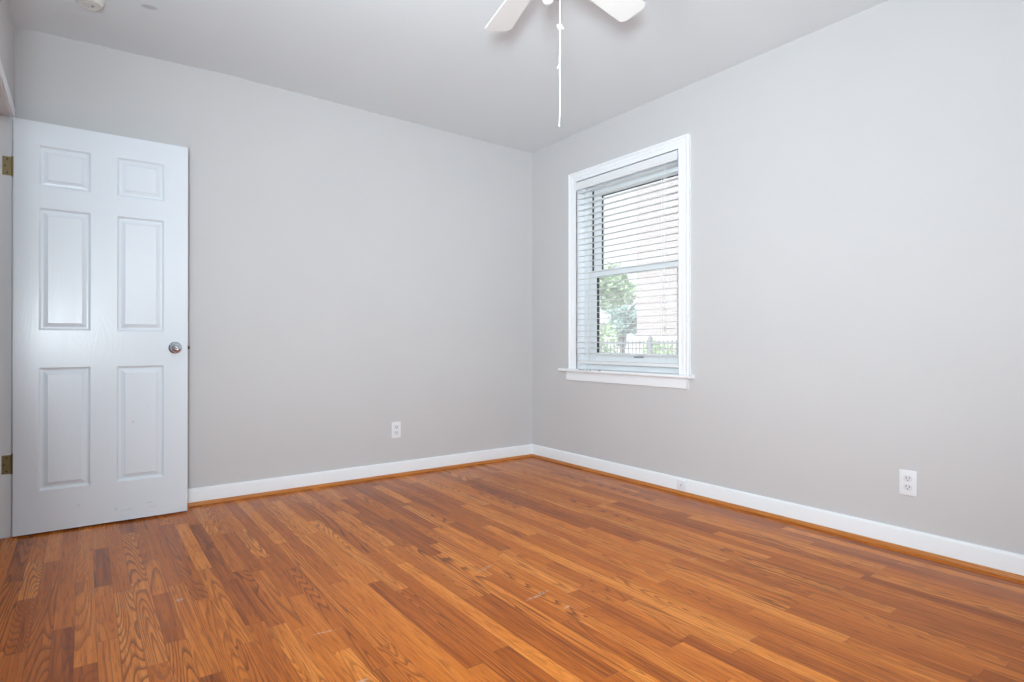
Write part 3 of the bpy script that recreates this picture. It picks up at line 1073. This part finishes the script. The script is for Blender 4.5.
def leaves(bm, centre, rad, n, size, rng, squash=1.0):
    """leaf cards with real size scattered in lobes; every leaf a folded two-face blade"""
    for _ in range(n):
        while True:
            p = Vector((rng.uniform(-1, 1), rng.uniform(-1, 1), rng.uniform(-1, 1)))
            if 0.12 < p.length < 1:
                break
        p = Vector((p.x * rad[0], p.y * rad[1], p.z * rad[2])) + Vector(centre)
        s = size * rng.uniform(0.7, 1.3)
        q = Matrix.Rotation(rng.uniform(0, 6.28), 3, 'Z') @ Matrix.Rotation(rng.uniform(-1.2, 1.2), 3, 'X') @ Matrix.Rotation(rng.uniform(0, 6.28), 3, 'Y')
        v = [bm.verts.new(p + q @ Vector(c)) for c in ((-s, 0, 0), (0, 0.45 * s, 0.12 * s), (s, 0, 0), (0, -0.45 * s, 0.12 * s))]
        bm.faces.new((v[0], v[1], v[2]))
        bm.faces.new((v[0], v[2], v[3]))


def tree(loc, h, crown, label, leafmat, seed, lobes, n, size):
    rng = random.Random(seed)
    t = tag(empty('tree', loc), label, 'tree', 'trees outside the window')
    x, y, z = loc
    b = BM()
    tube(b, [(x, y, z), (x + 0.03, y + 0.02, z + h * 0.35), (x - 0.03, y + 0.05, z + h * 0.7), (x, y, z + h * 0.95)], [0.14, 0.11, 0.08, 0.03], 10)
    for k in range(5):
        a = rng.uniform(0, 6.28)
        tube(b, [(x, y, z + h * (0.42 + 0.08 * k)), (x + 0.5 * math.cos(a), y + 0.5 * math.sin(a), z + h * (0.55 + 0.08 * k)), (x + 1.0 * math.cos(a), y + 1.0 * math.sin(a), z + h * (0.62 + 0.09 * k))], [0.05, 0.035, 0.015], 7)
    obj('trunk', b, 'bark', t)
    b = BM()
    for k in range(lobes):
        a = rng.uniform(0, 6.28)
        rr = crown * rng.uniform(0.2, 0.75)
        leaves(b, (x + rr * math.cos(a), y + rr * math.sin(a), z + h * rng.uniform(0.52, 1.0)), (crown * 0.45, crown * 0.45, crown * 0.38), n, size, rng)
    obj('foliage', b, leafmat, t)


tree((14.0, 14.3, GZ), 3.6, 1.25, 'leafy green tree seen at the left of the window view', 'leaf', 3, 8, 230, 0.10)
tree((17.0, 15.9, GZ), 3.0, 1.0, 'smaller blue-green tree against the brick building corner', 'leaf_blue', 5, 7, 220, 0.09)


def bush(loc, r, h, label, seed):
    rng = random.Random(seed)
    o = tag(empty('bush', loc), label, 'bush', 'bushes behind the fence')
    b = BM()
    for k in range(6):
        a = rng.uniform(0, 6.28)
        leaves(b, (loc[0] + r * 0.5 * math.cos(a), loc[1] + r * 0.5 * math.sin(a), loc[2] + h * rng.uniform(0.35, 0.75)), (r * 0.6, r * 0.6, h * 0.35), 330, 0.06, rng)
    obj('foliage', b, 'leaf_bush', o)
    b = BM()
    for k in range(5):
        a = rng.uniform(0, 6.28)
        tube(b, [loc, (loc[0] + r * 0.5 * math.cos(a), loc[1] + r * 0.5 * math.sin(a), loc[2] + h * 0.7)], [0.02, 0.008], 6)
    obj('stem', b, 'bark', o)


bush((9.9, 10.05, GZ), 0.55, 1.75, 'tallest green bush behind the fence, left of the window view', 11)
bush((10.6, 8.75, GZ), 0.42, 1.35, 'low green bush behind the fence, nearer the brick building', 12)

# iron picket fence
FXp = 9.0
fence = tag(empty('picket_fence', (FXp, 8, GZ)), 'grey iron picket fence across the window view', 'fence')
b = BM()
for z in (0.93, GZ + 0.18):
    box(b, FXp - 0.016, FXp + 0.016, 5.9, 10.1, z - 0.016, z + 0.016)
obj('rail', b, 'iron', fence)
pk = None
for k in range(40):
    if pk is None:
        b = BM()
        box(b, -0.009, 0.009, -0.009, 0.009, 0.0, 1.33)
        lathe(b, [(0.0, 1.37), (0.009, 1.345), (0.012, 1.33), (0.0, 1.325)], 8)
        o = pk = obj('picket', b, 'iron')
    else:
        o = pk.copy()
        C.objects.link(o)
    o.parent = fence
    o.location = Vector((FXp, 6.05 + 0.1 * k, GZ)) - fence.location
for yy in (5.9, 7.68, 10.1):
    b = BM()
    box(b, FXp - 0.035, FXp + 0.035, yy - 0.035, yy + 0.035, GZ, 1.04, 0.003)
    lathe(b, [(0.0, 1.10), (0.02, 1.07), (0.045, 1.04), (0.0, 1.04)], 12, Matrix.Translation((FXp, yy, 0)))
    obj('post', b, 'iron', fence)
